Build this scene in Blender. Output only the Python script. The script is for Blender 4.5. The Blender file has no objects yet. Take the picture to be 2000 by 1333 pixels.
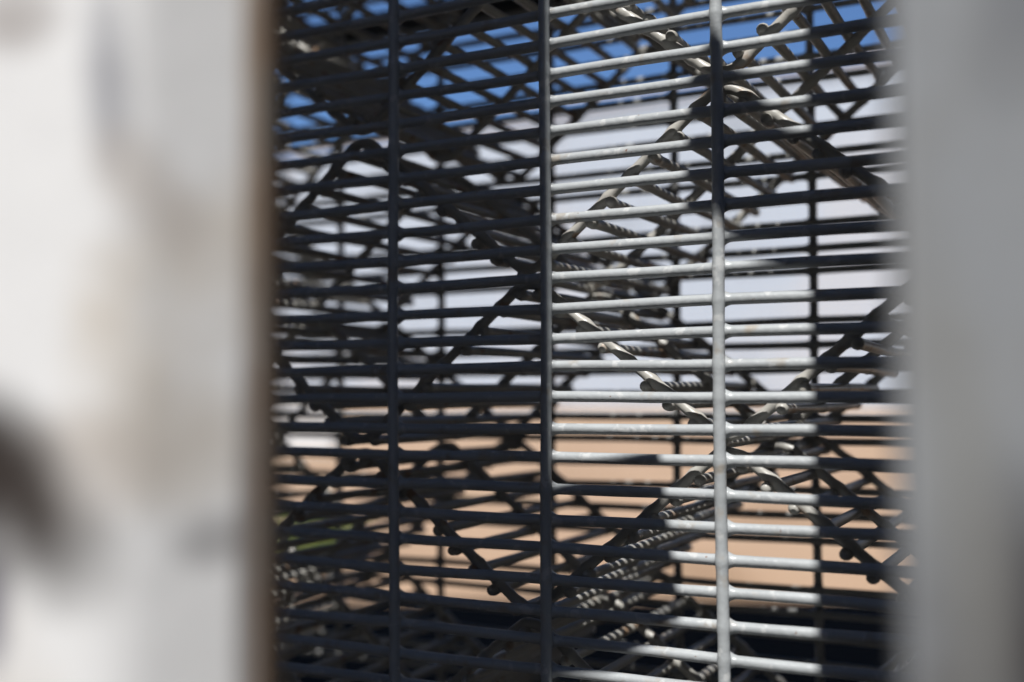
import bpy, math, random
from mathutils import Vector, Matrix, noise
random.seed(11)
R = math.radians
scn = bpy.context.scene
C = scn.collection

# ------------------------------------------------------------------ camera
EYE = 0.90                      # camera height above the ground
cam_d = bpy.data.cameras.new('camera'); cam = bpy.data.objects.new('camera', cam_d); C.objects.link(cam)
F_PX = 2194.0
cam_d.sensor_width = 36.0; cam_d.lens = 36.0 * F_PX / 2000.0
cam_d.clip_start = 0.01; cam_d.clip_end = 4000
pitch, roll = 0.04806, -0.00524
fw = Vector((0, math.cos(pitch), math.sin(pitch))); up = Vector((0, -math.sin(pitch), math.cos(pitch))); rt = Vector((1, 0, 0))
rt2 = math.cos(roll) * rt + math.sin(roll) * up; up2 = -math.sin(roll) * rt + math.cos(roll) * up
m = Matrix((rt2, up2, -fw)).transposed().to_4x4(); m.translation = Vector((0, 0, EYE))
cam.matrix_world = m
cam_d.dof.use_dof = True; cam_d.dof.focus_distance = 0.462; cam_d.dof.aperture_fstop = 3.6; cam_d.dof.aperture_blades = 9
scn.camera = cam

# ------------------------------------------------------------------ sky, sun, exposure
SUN_EL, SUN_AZ = R(57), R(12.5)         # light travels forwards, a little to the right, steeply down
sd = Vector((math.sin(SUN_AZ) * math.cos(SUN_EL), math.cos(SUN_AZ) * math.cos(SUN_EL), -math.sin(SUN_EL)))
w = bpy.data.worlds.new("World"); scn.world = w; w.use_nodes = True
nt = w.node_tree; bg = nt.nodes['Background']
sky = nt.nodes.new('ShaderNodeTexSky'); sky.sky_type = 'NISHITA'; sky.sun_disc = False
sky.sun_elevation = SUN_EL; sky.sun_rotation = math.atan2(-sd.x, -sd.y)
sky.air_density = 1.0; sky.dust_density = 0.0; sky.ozone_density = 9; sky.altitude = 1800
nt.links.new(sky.outputs[0], bg.inputs[0]); bg.inputs[1].default_value = 0.082
sl = bpy.data.lights.new('sun', 'SUN'); sl.energy = 4.0; sl.angle = R(0.53); sl.color = (1.0, 0.985, 0.955)
so = bpy.data.objects.new('sun', sl); C.objects.link(so)
so.rotation_euler = sd.to_track_quat('-Z', 'Y').to_euler(); so.location = (0, -2, 8)
scn.view_settings.view_transform = 'Standard'; scn.view_settings.look = 'None'
scn.view_settings.exposure = 0.6; scn.view_settings.gamma = 1
scn.cycles.max_bounces = 6

# ------------------------------------------------------------------ materials
def mat(name, col, rough=0.5, spots=(), bump=0.0, bscale=200.0, spec=0.5, vary=0.0, vscale=30.0, metal=0.0):
    """spots: list of (colour, noise scale, threshold, softness, seed)"""
    M = bpy.data.materials.new(name); M.use_nodes = True
    t = M.node_tree; b = t.nodes['Principled BSDF']; L = t.links
    b.inputs['Roughness'].default_value = rough; b.inputs['Specular IOR Level'].default_value = spec
    b.inputs['Metallic'].default_value = metal
    tc = t.nodes.new('ShaderNodeTexCoord')
    oi = t.nodes.new('ShaderNodeObjectInfo'); vm_ = t.nodes.new('ShaderNodeVectorMath'); vm_.operation = 'SCALE'
    vm_.inputs[0].default_value = (3.1, 5.3, 7.7); L.new(oi.outputs['Random'], vm_.inputs['Scale'])
    va = t.nodes.new('ShaderNodeVectorMath'); va.operation = 'ADD'; L.new(tc.outputs['Object'], va.inputs[0]); L.new(vm_.outputs[0], va.inputs[1])
    def nz(scale, seed, detail=4):
        mp = t.nodes.new('ShaderNodeMapping'); mp.inputs['Location'].default_value = (seed, seed * 1.7, -seed)
        L.new(va.outputs[0], mp.inputs[0])
        n = t.nodes.new('ShaderNodeTexNoise'); n.inputs['Scale'].default_value = scale; n.inputs['Detail'].default_value = detail
        L.new(mp.outputs[0], n.inputs['Vector']); return n.outputs['Fac']
    def mix(a, fac, c2):
        x = t.nodes.new('ShaderNodeMix'); x.data_type = 'RGBA'
        if isinstance(a, tuple): x.inputs['A'].default_value = (*a, 1)
        else: L.new(a, x.inputs['A'])
        x.inputs['B'].default_value = (*c2, 1); L.new(fac, x.inputs['Factor']); return x.outputs['Result']
    def ramp(src, lo, hi):
        r = t.nodes.new('ShaderNodeMapRange'); r.inputs['From Min'].default_value = lo; r.inputs['From Max'].default_value = hi
        L.new(src, r.inputs['Value']); return r.outputs['Result']
    cur = tuple(col)
    if vary:
        cur = mix(cur, ramp(nz(vscale, 3.1), 0.3, 0.8), tuple(c * (1 - vary) for c in col))
    for (c2, sc, th, sf, seed) in spots:
        cur = mix(cur, ramp(nz(sc, seed, 5), th, th + sf), c2)
    if isinstance(cur, tuple): b.inputs['Base Color'].default_value = (*cur, 1)
    else: L.new(cur, b.inputs['Base Color'])
    if bump:
        bn = t.nodes.new('ShaderNodeBump'); bn.inputs['Strength'].default_value = bump; bn.inputs['Distance'].default_value = 0.0004
        L.new(nz(bscale, 7.7, 3), bn.inputs['Height']); L.new(bn.outputs[0], b.inputs['Normal'])
    M['tc'] = 1
    return M

RUST = (0.16, 0.065, 0.025)
wire_m = mat('grey_painted_wire', (0.42, 0.44, 0.45), 0.36, [((0.36, 0.33, 0.29), 75, 0.60, 0.10, 5.0), ((0.50, 0.51, 0.51), 160, 0.60, 0.05, 8.0), (RUST, 330, 0.725, 0.03, 2.0), ((0.05, 0.04, 0.035), 900, 0.76, 0.02, 9.0)], 0.6, 380, 0.55, 0.2, 45)
fold_m = mat('cream_painted_wire', (0.42, 0.405, 0.37), 0.36, [((0.30, 0.20, 0.13), 70, 0.60, 0.08, 1.0), (RUST, 260, 0.72, 0.03, 4.0)], 0.5, 300, 0.45, 0.15, 60)
rear_m = mat('dull_grey_wire', (0.34, 0.34, 0.33), 0.5, [(RUST, 300, 0.72, 0.03, 2.0)], 0.3, 300, 0.4, 0.15, 50)
asph_m = mat('dark_asphalt', (0.020, 0.0155, 0.0125), 0.95, [((0.045, 0.04, 0.036), 300, 0.62, 0.05, 1.0)], 0.6, 90, 0.02, 0.25, 2)
tan_m = mat('tan_paving', (0.43, 0.285, 0.18), 0.9, [((0.31, 0.20, 0.12), 0.9, 0.5, 0.15, 2.0), ((0.48, 0.345, 0.215), 0.5, 0.55, 0.1, 6.0)], 0.3, 40, 0.2, 0.1, 0.6)
clad_m = mat('white_cladding', (0.44, 0.485, 0.53), 0.6, [((0.475, 0.49, 0.505), 0.10, 0.48, 0.10, 2.0), ((0.34, 0.37, 0.40), 0.22, 0.56, 0.10, 5.0)], 0.0, 1, 0.3, 0.05, 0.4)
trim_m = mat('pale_trim', (0.5, 0.5, 0.52), 0.5)
added_wall_m = mat('added_dark_wall_render', (0.12, 0.115, 0.11), 0.9, [((0.09, 0.085, 0.08), 3, 0.5, 0.1, 2.0)], 0.5, 30, 0.2, 0.2, 5)
steel_m = mat('dark_painted_steel', (0.05, 0.052, 0.055), 0.5, [(RUST, 8, 0.68, 0.05, 2.0)], 0.2, 60, 0.4, 0.2, 4)
conc_m = mat('pale_concrete', (0.50, 0.48, 0.45), 0.85, [((0.36, 0.34, 0.31), 3, 0.55, 0.15, 2.0)], 0.4, 40, 0.2, 0.15, 6)
leaf_m = mat('green_leaf', (0.17, 0.24, 0.05), 0.6, [((0.24, 0.27, 0.08), 8, 0.5, 0.1, 2.0)], 0.0, 1, 0.3, 0.3, 12)
stem_m = mat('brown_stem', (0.09, 0.06, 0.035), 0.8)

def patch_material(name, base, patches, rough=0.45, tint=(0.64, 0.58, 0.51)):
    """weathered paint with a few stains and painted shade patches of their own shape; patches: (x, z, rx, rz, tilt, colour, strength) in metres on the object"""
    M = mat(name, base, rough, [(tint, 26, 0.52, 0.2, 3.0)], 0.5, 120, 0.5, 0.0)
    t = M.node_tree; L = t.links; b = t.nodes['Principled BSDF']
    cur = b.inputs['Base Color'].links[0].from_socket
    tc = t.nodes.new('ShaderNodeTexCoord'); sp = t.nodes.new('ShaderNodeSeparateXYZ'); L.new(tc.outputs['Object'], sp.inputs[0])
    n = t.nodes.new('ShaderNodeTexNoise'); n.inputs['Scale'].default_value = 70; n.inputs['Detail'].default_value = 5
    L.new(tc.outputs['Object'], n.inputs['Vector'])
    def mth(op, a, bb=None):
        x = t.nodes.new('ShaderNodeMath'); x.operation = op
        for i, q in enumerate((a, bb)):
            if q is None: continue
            if isinstance(q, (int, float)): x.inputs[i].default_value = q
            else: L.new(q, x.inputs[i])
        return x.outputs[0]
    for (px, pz, rx, rz, tl, col, st) in patches:
        dx = mth('SUBTRACT', sp.outputs['X'], px); dz = mth('SUBTRACT', sp.outputs['Z'], pz)
        ca, sa = math.cos(tl), math.sin(tl)
        ux = mth('DIVIDE', mth('ADD', mth('MULTIPLY', dx, ca), mth('MULTIPLY', dz, sa)), rx)
        uz = mth('DIVIDE', mth('SUBTRACT', mth('MULTIPLY', dz, ca), mth('MULTIPLY', dx, sa)), rz)
        dd = mth('ADD', mth('MULTIPLY', ux, ux), mth('MULTIPLY', uz, uz))
        dd = mth('ADD', dd, mth('MULTIPLY', mth('SUBTRACT', n.outputs['Fac'], 0.5), 1.6))
        r = t.nodes.new('ShaderNodeMapRange'); r.inputs['From Min'].default_value = 2.3; r.inputs['From Max'].default_value = 0.1
        r.inputs['To Max'].default_value = st
        L.new(dd, r.inputs['Value'])
        x = t.nodes.new('ShaderNodeMix'); x.data_type = 'RGBA'; L.new(r.outputs[0], x.inputs['Factor']); L.new(cur, x.inputs['A'])
        x.inputs['B'].default_value = (*col, 1); cur = x.outputs['Result']
    L.new(cur, b.inputs['Base Color'])
    return M

# ------------------------------------------------------------------ helpers
def link(name, me, parent=None, m=None):
    o = bpy.data.objects.new(name, me); C.objects.link(o)
    if parent is not None: o.parent = parent
    if m is not None and not me.materials: me.materials.append(m)
    return o
def tag(o, label=None, cat=None, group=None, kind=None):
    if label: o['label'] = label
    if cat: o['category'] = cat
    if group: o['group'] = group
    if kind: o['kind'] = kind
    return o
def empty(name, loc, rz=0):
    o = bpy.data.objects.new(name, None); C.objects.link(o); o.location = loc; o.rotation_euler = (0, 0, rz); o.empty_display_size = 0.05
    return o
def tube(pts, rad, sides=12, caps=True, ref=Vector((0.123, 1, 0.05))):
    """smooth tube through pts; rad a number or one per point; round ends"""
    n = len(pts); pts = [Vector(p) for p in pts]
    rad = [rad] * n if isinstance(rad, (int, float)) else list(rad)
    if caps:
        d0 = (pts[0] - pts[1]).normalized(); d1 = (pts[-1] - pts[-2]).normalized(); r0, r1 = rad[0], rad[-1]
        pre = [(pts[0] + d0 * r0 * s, r0 * c) for s, c in ((0.97, 0.22), (0.80, 0.60), (0.45, 0.89))]
        post = [(pts[-1] + d1 * r1 * s, r1 * c) for s, c in ((0.45, 0.89), (0.80, 0.60), (0.97, 0.22))]
        pts = [p for p, _ in pre] + pts + [p for p, _ in post]; rad = [r for _, r in pre] + rad + [r for _, r in post]
        n = len(pts)
    V = []; F = []
    for i, p in enumerate(pts):
        t = (pts[min(i + 1, n - 1)] - pts[max(i - 1, 0)]).normalized()
        a = ref.cross(t)
        if a.length < 0.05: a = Vector((1, 0, 0)).cross(t)
        a.normalize(); b = t.cross(a)
        for k in range(sides):
            q = 2 * math.pi * k / sides
            V.append(p + (a * math.cos(q) + b * math.sin(q)) * rad[i])
    for i in range(n - 1):
        for k in range(sides):
            k2 = (k + 1) % sides
            F.append((i * sides + k, i * sides + k2, (i + 1) * sides + k2, (i + 1) * sides + k))
    F.append(tuple(range(sides - 1, -1, -1))); F.append(tuple((n - 1) * sides + k for k in range(sides)))
    me = bpy.data.meshes.new('wire'); me.from_pydata([tuple(v) for v in V], [], F)
    me.polygons.foreach_set('use_smooth', [True] * len(me.polygons)); me.update()
    return me
def prism(poly, z0, z1, bevel=0.0, axis='z'):
    """extrude a plan polygon (ccw x,y) from z0 to z1; axis 'y' = polygon in x,z extruded along y"""
    V = []; n = len(poly)
    for zz in (z0, z1):
        for (a, b) in poly: V.append((a, b, zz) if axis == 'z' else (a, zz, b))
    F = [tuple(range(n))[::-1], tuple(range(n, 2 * n))] + [(i, (i + 1) % n, (i + 1) % n + n, i + n) for i in range(n)]
    me = bpy.data.meshes.new('prism'); me.from_pydata(V, [], F); me.update()
    import bmesh
    bm = bmesh.new(); bm.from_mesh(me); bmesh.ops.recalc_face_normals(bm, faces=bm.faces)
    if bevel: bmesh.ops.bevel(bm, geom=list(bm.edges), offset=bevel, segments=3, affect='EDGES', profile=0.5)
    bm.to_mesh(me); bm.free()
    return me
def box(x0, x1, y0, y1, z0, z1, bevel=0.0):
    return prism([(x0, y0), (x1, y0), (x1, y1), (x0, y1)], z0, z1, bevel)

# ------------------------------------------------------------------ the ground
def sheet(name, x0, x1, y0, y1, z, m, n=1):
    V = [(x0, y0, z), (x1, y0, z), (x1, y1, z), (x0, y1, z)]
    me = bpy.data.meshes.new(name); me.from_pydata(V, [], [(0, 1, 2, 3)]); o = link(name, me, None, m); tag(o, kind='structure'); return o
sheet('ground', -1500, 1500, -1500, 2500, 0.0, tan_m)
sheet('pavement', -30, 30, -12, 4.95, 0.004, asph_m)

# ------------------------------------------------------------------ far white warehouse
def warehouse():
    ang = math.atan2(-0.548, 0.8366)
    root = empty('warehouse', (2.7, 60, 0), ang)
    tag(root, 'long white clad warehouse across the tan ground, seen behind all the wire mesh', 'building')
    # ribbed cladding sheet: trapezoid ribs along local x, facing local -y
    V = []; F = []; x = -70.0; prof = []
    while x < 70:
        prof += [(x, 0.0), (x + 0.55, 0.0), (x + 0.62, -0.05), (x + 0.78, -0.05), (x + 0.85, 0.0)]; x += 0.9
    for (a, b) in prof: V += [(a, b, 0.5), (a, b, 16.0)]
    for i in range(len(prof) - 1): F.append((2 * i, 2 * i + 2, 2 * i + 3, 2 * i + 1))
    me = bpy.data.meshes.new('wall'); me.from_pydata(V, [], F); link('wall', me, root, clad_m)
    link('building_body', box(-69.5, 69.5, 0.06, 30, 0.3, 15.95), root, clad_m)
    link('parapet_cap', box(-70.3, 70.3, -0.25, 30.2, 16.0, 16.3, 0.04), root, trim_m)
    link('plinth', box(-70.1, 70.1, -0.12, 30.1, 0, 0.5, 0.03), root, conc_m)
    for x in (-52, -26, 0, 26, 52):
        link('downpipe', box(x - 0.1, x + 0.1, -0.3, -0.12, 0.55, 15.8, 0.03), root, trim_m)
warehouse()

# ------------------------------------------------------------------ low concrete block and a clump of grass-like plant at the left
blk = empty('concrete_barrier', (-3.55, 18.2, 0), R(-6))
tag(blk, 'pale concrete barrier on the tan ground just right of the left post', 'barrier')
link('barrier_body', prism([(-0.30, 0), (0.30, 0), (0.30, 0.12), (0.14, 0.3), (0.10, 0.78), (-0.10, 0.78), (-0.14, 0.3), (-0.30, 0.12)], -0.75, 0.75, 0.015, 'y'), blk, conc_m).rotation_euler = (0, 0, R(90))
link('footing', box(-0.8, 0.8, -0.34, 0.34, 0, 0.03, 0.004), blk, conc_m)

def shrub(loc, rad, h, label):
    root = empty('green_shrub', loc); tag(root, label, 'shrub')
    V = []; F = []
    for i in range(2600):
        a = random.uniform(0, 6.283); q = math.sqrt(random.random()); zz = random.random()
        rr = rad * q * (0.55 + 0.6 * math.sin(math.pi * min(1, zz * 0.9 + 0.1))) * (0.8 + 0.35 * noise.noise(Vector((math.cos(a) * 1.5, math.sin(a) * 1.5, zz * 3))))
        c = Vector((rr * math.cos(a), rr * math.sin(a), 0.02 + h * zz))
        d = Vector((random.gauss(0, 1), random.gauss(0, 1), random.gauss(0.6, 0.8))).normalized(); s = d.orthogonal().normalized()
        s = (Matrix.Rotation(random.uniform(0, 6.28), 3, d) @ s) * 0.011; l = 0.045 * random.uniform(0.7, 1.3)
        k = len(V); V += [tuple(c), tuple(c + d * l * 0.45 + s), tuple(c + d * l), tuple(c + d * l * 0.45 - s)]; F.append((k, k + 1, k + 2, k + 3))
    me = bpy.data.meshes.new('foliage'); me.from_pydata(V, [], F); link('foliage', me, root, leaf_m)
    for i in range(7):
        a = i * 0.9; p1 = Vector((math.cos(a) * rad * .6, math.sin(a) * rad * .6, h * .8))
        link('stem', tube([(0, 0, 0), tuple(p1 * 0.5 + Vector((0, 0, .05))), tuple(p1)], [0.008, 0.006, 0.003], 6), root, stem_m)
shrub((-1.10, 6.1, 0), 0.36, 0.22, 'low bright green shrub on the tan ground right of the left post')

# ------------------------------------------------------------------ unseen roof and walls, added to block sky light and shade the pavement
shl = empty('added_canopy', (0, 1.3, 0)); tag(shl, 'unseen dark steel roof added to block sky light over the mesh cage', 'added_canopy')
link('added_roof', box(-14, 14, -1.80, 1.72, 3.0, 3.12, 0.01), shl, steel_m)
for sx in (-13.6, -4.6, 4.6, 13.6):
    for sy in (-1.5, 1.55): link('column', box(sx - .05, sx + .05, sy - .05, sy + .05, 0, 3.0, 0.006), shl, steel_m)
for yy in (-1.0, 0.0, 1.0): link('added_rafter', box(-13.9, 13.9, yy - .04, yy + .04, 2.88, 2.998, 0.004), shl, steel_m)
wl = empty('added_rear_wall', (0, -3.4, 0)); tag(wl, 'dark rendered wall added behind the camera position to block sky light', 'wall')  # added behind the camera to keep sky light off the wires
link('added_wall_body', box(-14, 14, -0.15, 0.15, 0, 5.0, 0.01), wl, added_wall_m)
link('added_coping', box(-14.1, 14.1, -0.2, 0.2, 5.002, 5.08, 0.01), wl, conc_m)

for side_, lab in ((-2.7, 'dark rendered side wall added to cut ambient light on the left, outside the picture'), (2.7, 'dark rendered side wall added to cut ambient light on the right, outside the picture')):
    sw = empty('added_side_wall', (side_, 0, 0)); tag(sw, lab, 'wall', 'side walls added around the cage')  # added on both sides to darken the ambient light
    link('added_wall_body', box(-.1, .1, -3.2, 2.95, 0, 2.85, 0.01), sw, added_wall_m)
    link('added_coping', box(-.13, .13, -3.2, 2.98, 2.852, 2.875, 0.004), sw, conc_m)

# ------------------------------------------------------------------ the mesh cage
TH = 0.47973; D1, D2 = 0.42789, 0.5914
U = Vector((math.cos(TH), -math.sin(TH), 0)); N = Vector((math.sin(TH), math.cos(TH), 0))
PITCH, BAY = 0.0127, 0.0762
def at(a, dd, z): return tuple(U * a + N * dd + Vector((0, 0, EYE + z)))
BASEZ = -0.60

def mesh_panel(name, D, a0, z0, i0, i1, k0, k1, rh, rv, vfront, m, label, seed, sides=12):
    rnd = random.Random(seed)
    root = empty(name, at(a0, D, BASEZ), -TH); tag(root, label, 'mesh panel')
    zt = z0 - PITCH * k0; zb = z0 - PITCH * k1
    aL = BAY * i0 - 0.008; aR = BAY * i1 + 0.008
    # three variants of the long horizontal wire, thickened where it is fused to each upright
    hm = []
    for v in range(7):
        P = []; rad = []; x = aL
        xs = []
        for i in range(i0, i1 + 1):
            for dx in (-.0048, -.0038, -.003, -.0022, 0, .0022, .003, .0038, .0048): xs.append(i * BAY + dx)
            for f in (0.2, 0.4, 0.6, 0.8): xs.append(i * BAY + f * BAY)
        xs = sorted([q for q in xs if aL < q < aR] + [aL, aR])
        ph = rnd.uniform(0, 9)
        for x in xs:
            d = abs(((x / BAY) + 0.5) % 1 - 0.5) * BAY
            rr = rh + max(0, 0.0042 - d) ** 1.6 * 11
            P.append((x, vfront * 0.0030 + 0.0002 * math.sin(x * 17 + ph), 0.00038 * math.sin(x * 19 + ph * 2) + 0.00020 * math.sin(x * 53 + ph * 3))); rad.append(rr * (1 + 0.02 * math.sin(x * 190 + ph)))
        me = tube(P, rad, sides); me.materials.append(m); hm.append(me)
    for k in range(k0, k1 + 1):
        o = link('horizontal_wire', hm[rnd.randrange(7)], root); o.location = (0, rnd.uniform(-.0003, .0003), z0 - PITCH * k - BASEZ + rnd.gauss(0, .00022)); o.rotation_euler = (0, rnd.gauss(0, .0008), 0)
    vm = []
    for v in range(3):
        P = []; rad = []; z = zb - 0.006; ph = rnd.uniform(0, 9)
        while z < zt + 0.006:
            d = abs((((z - zb) / PITCH) + 0.5) % 1 - 0.5) * PITCH
            rr = rv + (0.00030 + 0.00022 * math.sin(round((z - zb) / PITCH) * 2.3 + ph)) * max(0, 1 - d / 0.0035)
            bow = 0.0006 * math.sin(z * 9.1 + ph) + 0.00025 * math.sin(z * 31 + ph)
            P.append((bow, 0, z - BASEZ)); rad.append(rr); z += 0.0016
        me = tube(P, rad, sides + 2); me.materials.append(m); vm.append(me)
    for i in range(i0, i1 + 1):
        o = link('upright_wire', vm[rnd.randrange(3)], root); o.location = (i * BAY, 0, 0)
    return root

mesh_panel('front_mesh_panel', D1, -0.28298 , 0.16367, -5, 6, -11, 60, 0.00228, 0.00240, 1, wire_m,
           'sharp mesh panel of close horizontal grey wires, nearest behind the two blurred posts', 3, 14)
rear = mesh_panel('rear_mesh_panel', D2 + 0.004, -0.35944, 0.11451, -6, 8, -22, 56, 0.0020, 0.0023, -1, rear_m,
           'farther upright mesh panel seen soft and dark behind the folded mesh sheets', 5, 10)

link('top_rail', box(BAY * -6, BAY * 8, 0.0075, 0.020, 0.2355 - BASEZ, 0.2515 - BASEZ, 0.0012), rear, steel_m)

# folded sheets: zigzag cross wires with straight depth wires under them, stacked point to point into diamond cells
XA = {j: -0.131 - 0.0885 * j for j in range(-4, 8)}      # ridge lines, j even = A column, j odd = B column
W1 = 0.0112; STEP = 0.0762
def zig(zpeak_odd, zpeak_even, flip):
    """polyline with rounded folds, left to right; returns points (a, z) about every 1.2 mm"""
    raw = []
    for j in range(7, -4, -1):
        z = (zpeak_odd if j % 2 else zpeak_even) + 0.02 * (XA[j] + 0.131)
        raw.append(Vector((XA[j] , z)))
    out = [raw[0]]; r = 0.013
    for p, q, s in zip(raw, raw[1:], raw[2:]):
        d1 = (q - p).normalized(); d2 = (s - q).normalized(); h = math.acos(max(-1, min(1, d1.dot(d2)))) / 2
        cut = r * math.tan(h); a = q - d1 * cut; b = q + d2 * cut
        for t in range(11):
            f = t / 10; out.append(a * (1 - f) ** 2 + q * 2 * f * (1 - f) + b * f * f)
    out.append(raw[-1])
    den = [out[0]]
    for p, q in zip(out, out[1:]):
        n = max(1, int((q - p).length / 0.0013))
        for t in range(1, n + 1): den.append(p.lerp(q, t / n))
    return den
depth_meshes = []
for v in range(4):
    P = []; rad = []; rnd = random.Random(40 + v); L = 2 * STEP + 0.004; y = 0.0002 - 0.0011 * v; ph = v * 2.1
    while y < L:
        d = min(abs(y), abs(y - STEP), abs(y - 2 * STEP))
        rr = 0.0022 + 0.0003 * max(0, 1 - d / 0.004) + 0.0002 * max(0, 1 - abs(y) / 0.005)
        P.append((0.0004 * math.sin(y * 40 + ph) , y, 0.0003 * math.sin(y * 33 + ph))); rad.append(rr)
        y += 0.0011 if d < 0.006 else 0.006
    me = tube(P, rad, 12, ref=Vector((0.2, 0.1, 1))); me.materials.append(fold_m); depth_meshes.append(me)
HALF = 0.0735
def fold_sheet(zv, parity, word, seed, side=1):
    """zv = height of the upper fold lines' crossing; parity 1: peaks over odd columns"""
    rnd = random.Random(seed)
    zo, ze = (zv, zv - HALF) if parity else (zv - HALF, zv)
    pts = zig(zo, ze, 0)
    amid = -0.22; root = empty('folded_mesh_sheet', at(amid, D1 + W1, zv - HALF), -TH)
    tag(root, word, 'mesh sheet', 'folded mesh sheets stacked into diamond cells')
    zb = zv - HALF
    S = [0.0]
    for p, q in zip(pts, pts[1:]): S.append(S[-1] + (q - p).length)
    off = rnd.uniform(0.004, 0.010)
    P = [(p.x - amid, 0, p.y - zb) for p in pts]
    rad = [0.00228 + 0.0006 * max(0, 1 - abs((((s - off) / PITCH) + .5) % 1 - .5) * PITCH / 0.0036) for s in S]
    cm = tube(P, rad, 14); cm.materials.append(fold_m)
    for k in range(3):
        o = link('folded_wire', cm, root); o.location = (0, k * STEP, 0)
    s = off; i = 0
    while s < S[-1]:
        while S[i + 1] < s: i += 1
        f = (s - S[i]) / (S[i + 1] - S[i]); p = pts[i].lerp(pts[i + 1], f)
        t = (pts[min(i + 3, len(pts) - 1)] - pts[max(i - 2, 0)]).normalized(); nn = Vector((t.y, -t.x))   # below the sheet
        q = p + nn * 0.0032 * side
        o = link('depth_wire', depth_meshes[rnd.randrange(4)], root); o.location = (q.x - amid, rnd.uniform(-.0008, .0006), q.y - zb)
        s += PITCH
ZC = 0.127
order = ['fourth folded mesh sheet above the upper bright fold, out of the picture', 'third folded mesh sheet above the upper bright fold, out of the picture',
 'dark folded mesh sheet crowding the top left edge of the wire gap',
 'folded mesh sheet dipping from the top edge to the upper right bright fold',
 'folded mesh sheet peaking at the upper right bright fold, its edge sloping down left',
 'folded mesh sheet bent at the middle upright, sloping down right to the lower bright fold',
 'folded mesh sheet peaking at the lower bright fold, striped wires running back under it',
 'folded mesh sheet in deep shade along the bottom edge of the picture',
 'next folded mesh sheet below the bottom edge, in deep shade', 'second folded mesh sheet below the bottom edge of the picture',
 'third folded mesh sheet below the bottom edge of the picture', 'lowest folded mesh sheet, standing on the dark plinth']
for n_, word in enumerate(order):
    zz = ZC + (4 - n_) * HALF; par = 1 if (4 - n_) % 2 else 0
    fold_sheet(zz, par, word, 70 + n_, -1 if n_ == 3 else 1)

pl = empty('cage_plinth', at(-0.22, D1 + 0.08, -EYE), -TH); tag(pl, 'dark steel plinth carrying the mesh cage, below the picture', 'plinth')
link('plinth_body', box(-0.50, 0.50, -0.12, 0.12, 0.02, EYE + BASEZ - 0.175, 0.004), pl, steel_m)
for sx in (-.44, .44): link('foot', box(sx - .04, sx + .04, -0.1, 0.1, 0, 0.02, 0.002), pl, steel_m)

# ------------------------------------------------------------------ the two near posts
lp = empty('left_post', (-0.12, 0.2, 0))
lp.name = 'white_fence_post'
tag(lp, 'wide white painted post with rust stains, blurred along the left edge of the picture', 'post')
PZ = EYE
patches = [(-0.0668, PZ + 0.0520, 0.0032, 0.013, 0.05, (0.24, 0.24, 0.27), 0.75),
           (-0.0608, PZ + 0.034, 0.0050, 0.010, 0.6, (0.50, 0.44, 0.39), 0.6),
           (-0.0570, PZ - 0.008, 0.0095, 0.009, 0.2, (0.48, 0.41, 0.33), 0.65),
           (-0.0715, PZ - 0.012, 0.0110, 0.008, 0.2, (0.50, 0.45, 0.41), 0.65),
           (-0.0835, PZ + 0.0635, 0.0070, 0.005, 0.0, (0.30, 0.26, 0.24), 0.7),
           (-0.0855, PZ - 0.034, 0.0028, 0.009, 0.0, (0.12, 0.11, 0.15), 0.9),
           (-0.0510, PZ - 0.0245, 0.0050, 0.004, 0.0, (0.30, 0.29, 0.29), 0.7),
           (-0.0462, PZ + 0.075, 0.0012, 0.12, 0.0, (0.27, 0.19, 0.13), 0.9),
           (-0.0465, PZ - 0.035, 0.0015, 0.05, 0.0, (0.16, 0.14, 0.13), 0.8),
           (-0.0870, PZ - 0.0125, 0.0100, 0.0220, 0.80, (0.045, 0.036, 0.032), 1.0)]  # diagonal shadow painted dark into the white, lower left
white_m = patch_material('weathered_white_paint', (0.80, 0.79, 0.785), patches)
rid = Vector((-0.0655, 0.1815)); pa = rid + Vector((-0.978, 0.208)) * 0.009; pb = rid + Vector((0.755, 0.656)) * 0.009
arc = [tuple(pa * (1 - f) ** 2 + rid * 2 * f * (1 - f) + pb * f * f) for f in [q / 8 for q in range(9)]]
poly = [(-0.201, 0.209)] + arc + [(-0.0452, 0.1988), (-0.0448, 0.214), (-0.060, 0.226), (-0.201, 0.228)]
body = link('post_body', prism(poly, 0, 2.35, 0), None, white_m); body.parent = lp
body.matrix_parent_inverse = Matrix.Translation((0.12, -0.2, 0))
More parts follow.
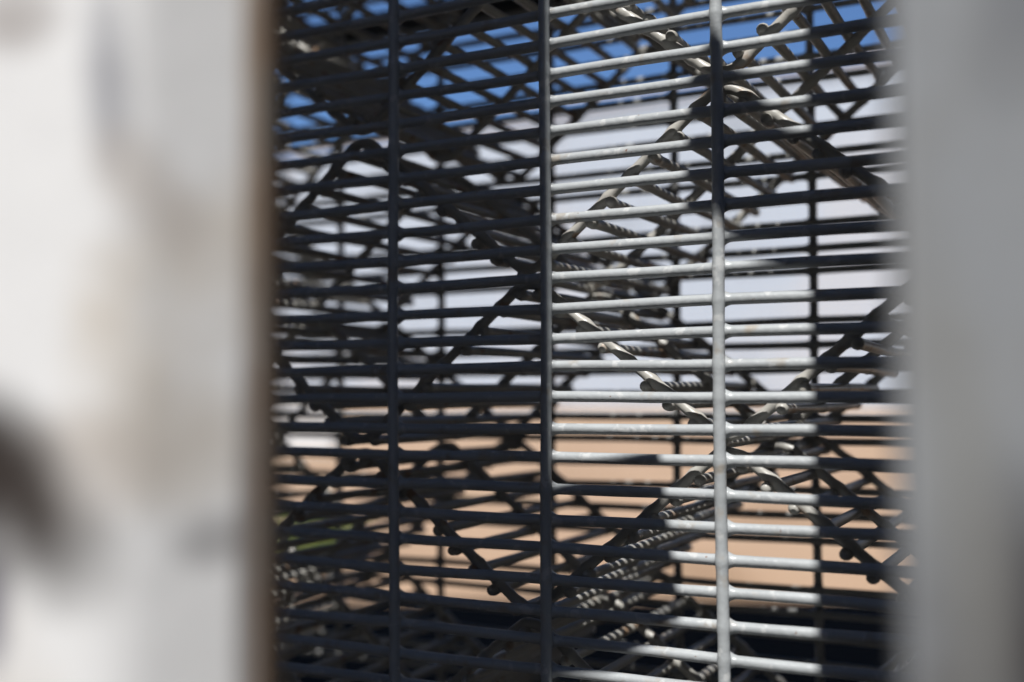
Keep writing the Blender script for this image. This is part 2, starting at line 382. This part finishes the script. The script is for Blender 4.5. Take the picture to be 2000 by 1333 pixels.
edge_m = mat('rusty_edge', (0.22, 0.15, 0.10), 0.8, [((0.20, 0.17, 0.14), 60, 0.5, 0.1, 2.0)], 0.5, 200, 0.2, 0.2, 80)
e = link('rusty_edge', prism([(-0.0450, 0.1990), (-0.0438, 0.2000), (-0.0434, 0.2135), (-0.0446, 0.2140)], 0, 2.35, 0.0004), None, edge_m); e.parent = lp
e.matrix_parent_inverse = Matrix.Translation((0.12, -0.2, 0)); e['label'] = 'rusty brown edge strip of the white post'
def plate(pts, y, t, par, pi):  # unseen plates added to the posts, outlined to cast the diagonal shadows
    me = prism([(a / 1000, EYE + b / 1000) for a, b in pts], y - t / 2, y + t / 2, 0.0006, 'y')
    o = link('shadow_plate', me, None, steel_m); o.parent = par; o.matrix_parent_inverse = Matrix.Translation(pi); return o
plate([(-45.5, 387), (-45.5, 308), (-19, 297), (12.1, 298), (3.9, 371), (-20.8, 380)], 0.205, 0.003, lp, (0.12, -0.2, 0))

postg_m = patch_material('mid_grey_post_paint', (0.335, 0.345, 0.36),
    [(0.086, PZ - 0.052, 0.021, 0.032, 0.5, (0.03, 0.025, 0.025), 1.0), (0.081, PZ + 0.066, 0.008, 0.019, -0.4, (0.17, 0.175, 0.19), 0.6),  # shade painted into the grey, bottom right and top right
     (0.066, PZ - 0.02, 0.006, 0.03, 0.1, (0.29, 0.285, 0.27), 0.6), (0.062, PZ - 0.062, 0.004, 0.02, 0.0, (0.22, 0.21, 0.20), 0.7)],
    0.55, (0.30, 0.30, 0.30))
rp = empty('grey_fence_post', (0.09, 0.17, 0))
tag(rp, 'plain grey painted post, blurred along the right edge of the picture', 'post')
poly = [(0.055, 0.158), (0.1275, 0.192), (0.1275, 0.197), (0.055, 0.163)]
b2 = link('post_body', prism(poly, 0, 2.35, 0.001), None, postg_m); b2.parent = rp; b2.matrix_parent_inverse = Matrix.Translation((-0.09, -0.17, 0))
plate([(56.5, 506.8), (56.5, 455), (37, 480.4), (21.1, 505.2), (5.6, 525), (8.4, 573.4), (17.1, 584.5), (33.2, 555.9), (41.9, 533.2)], 0.161, 0.003, rp, (-0.09, -0.17, 0))
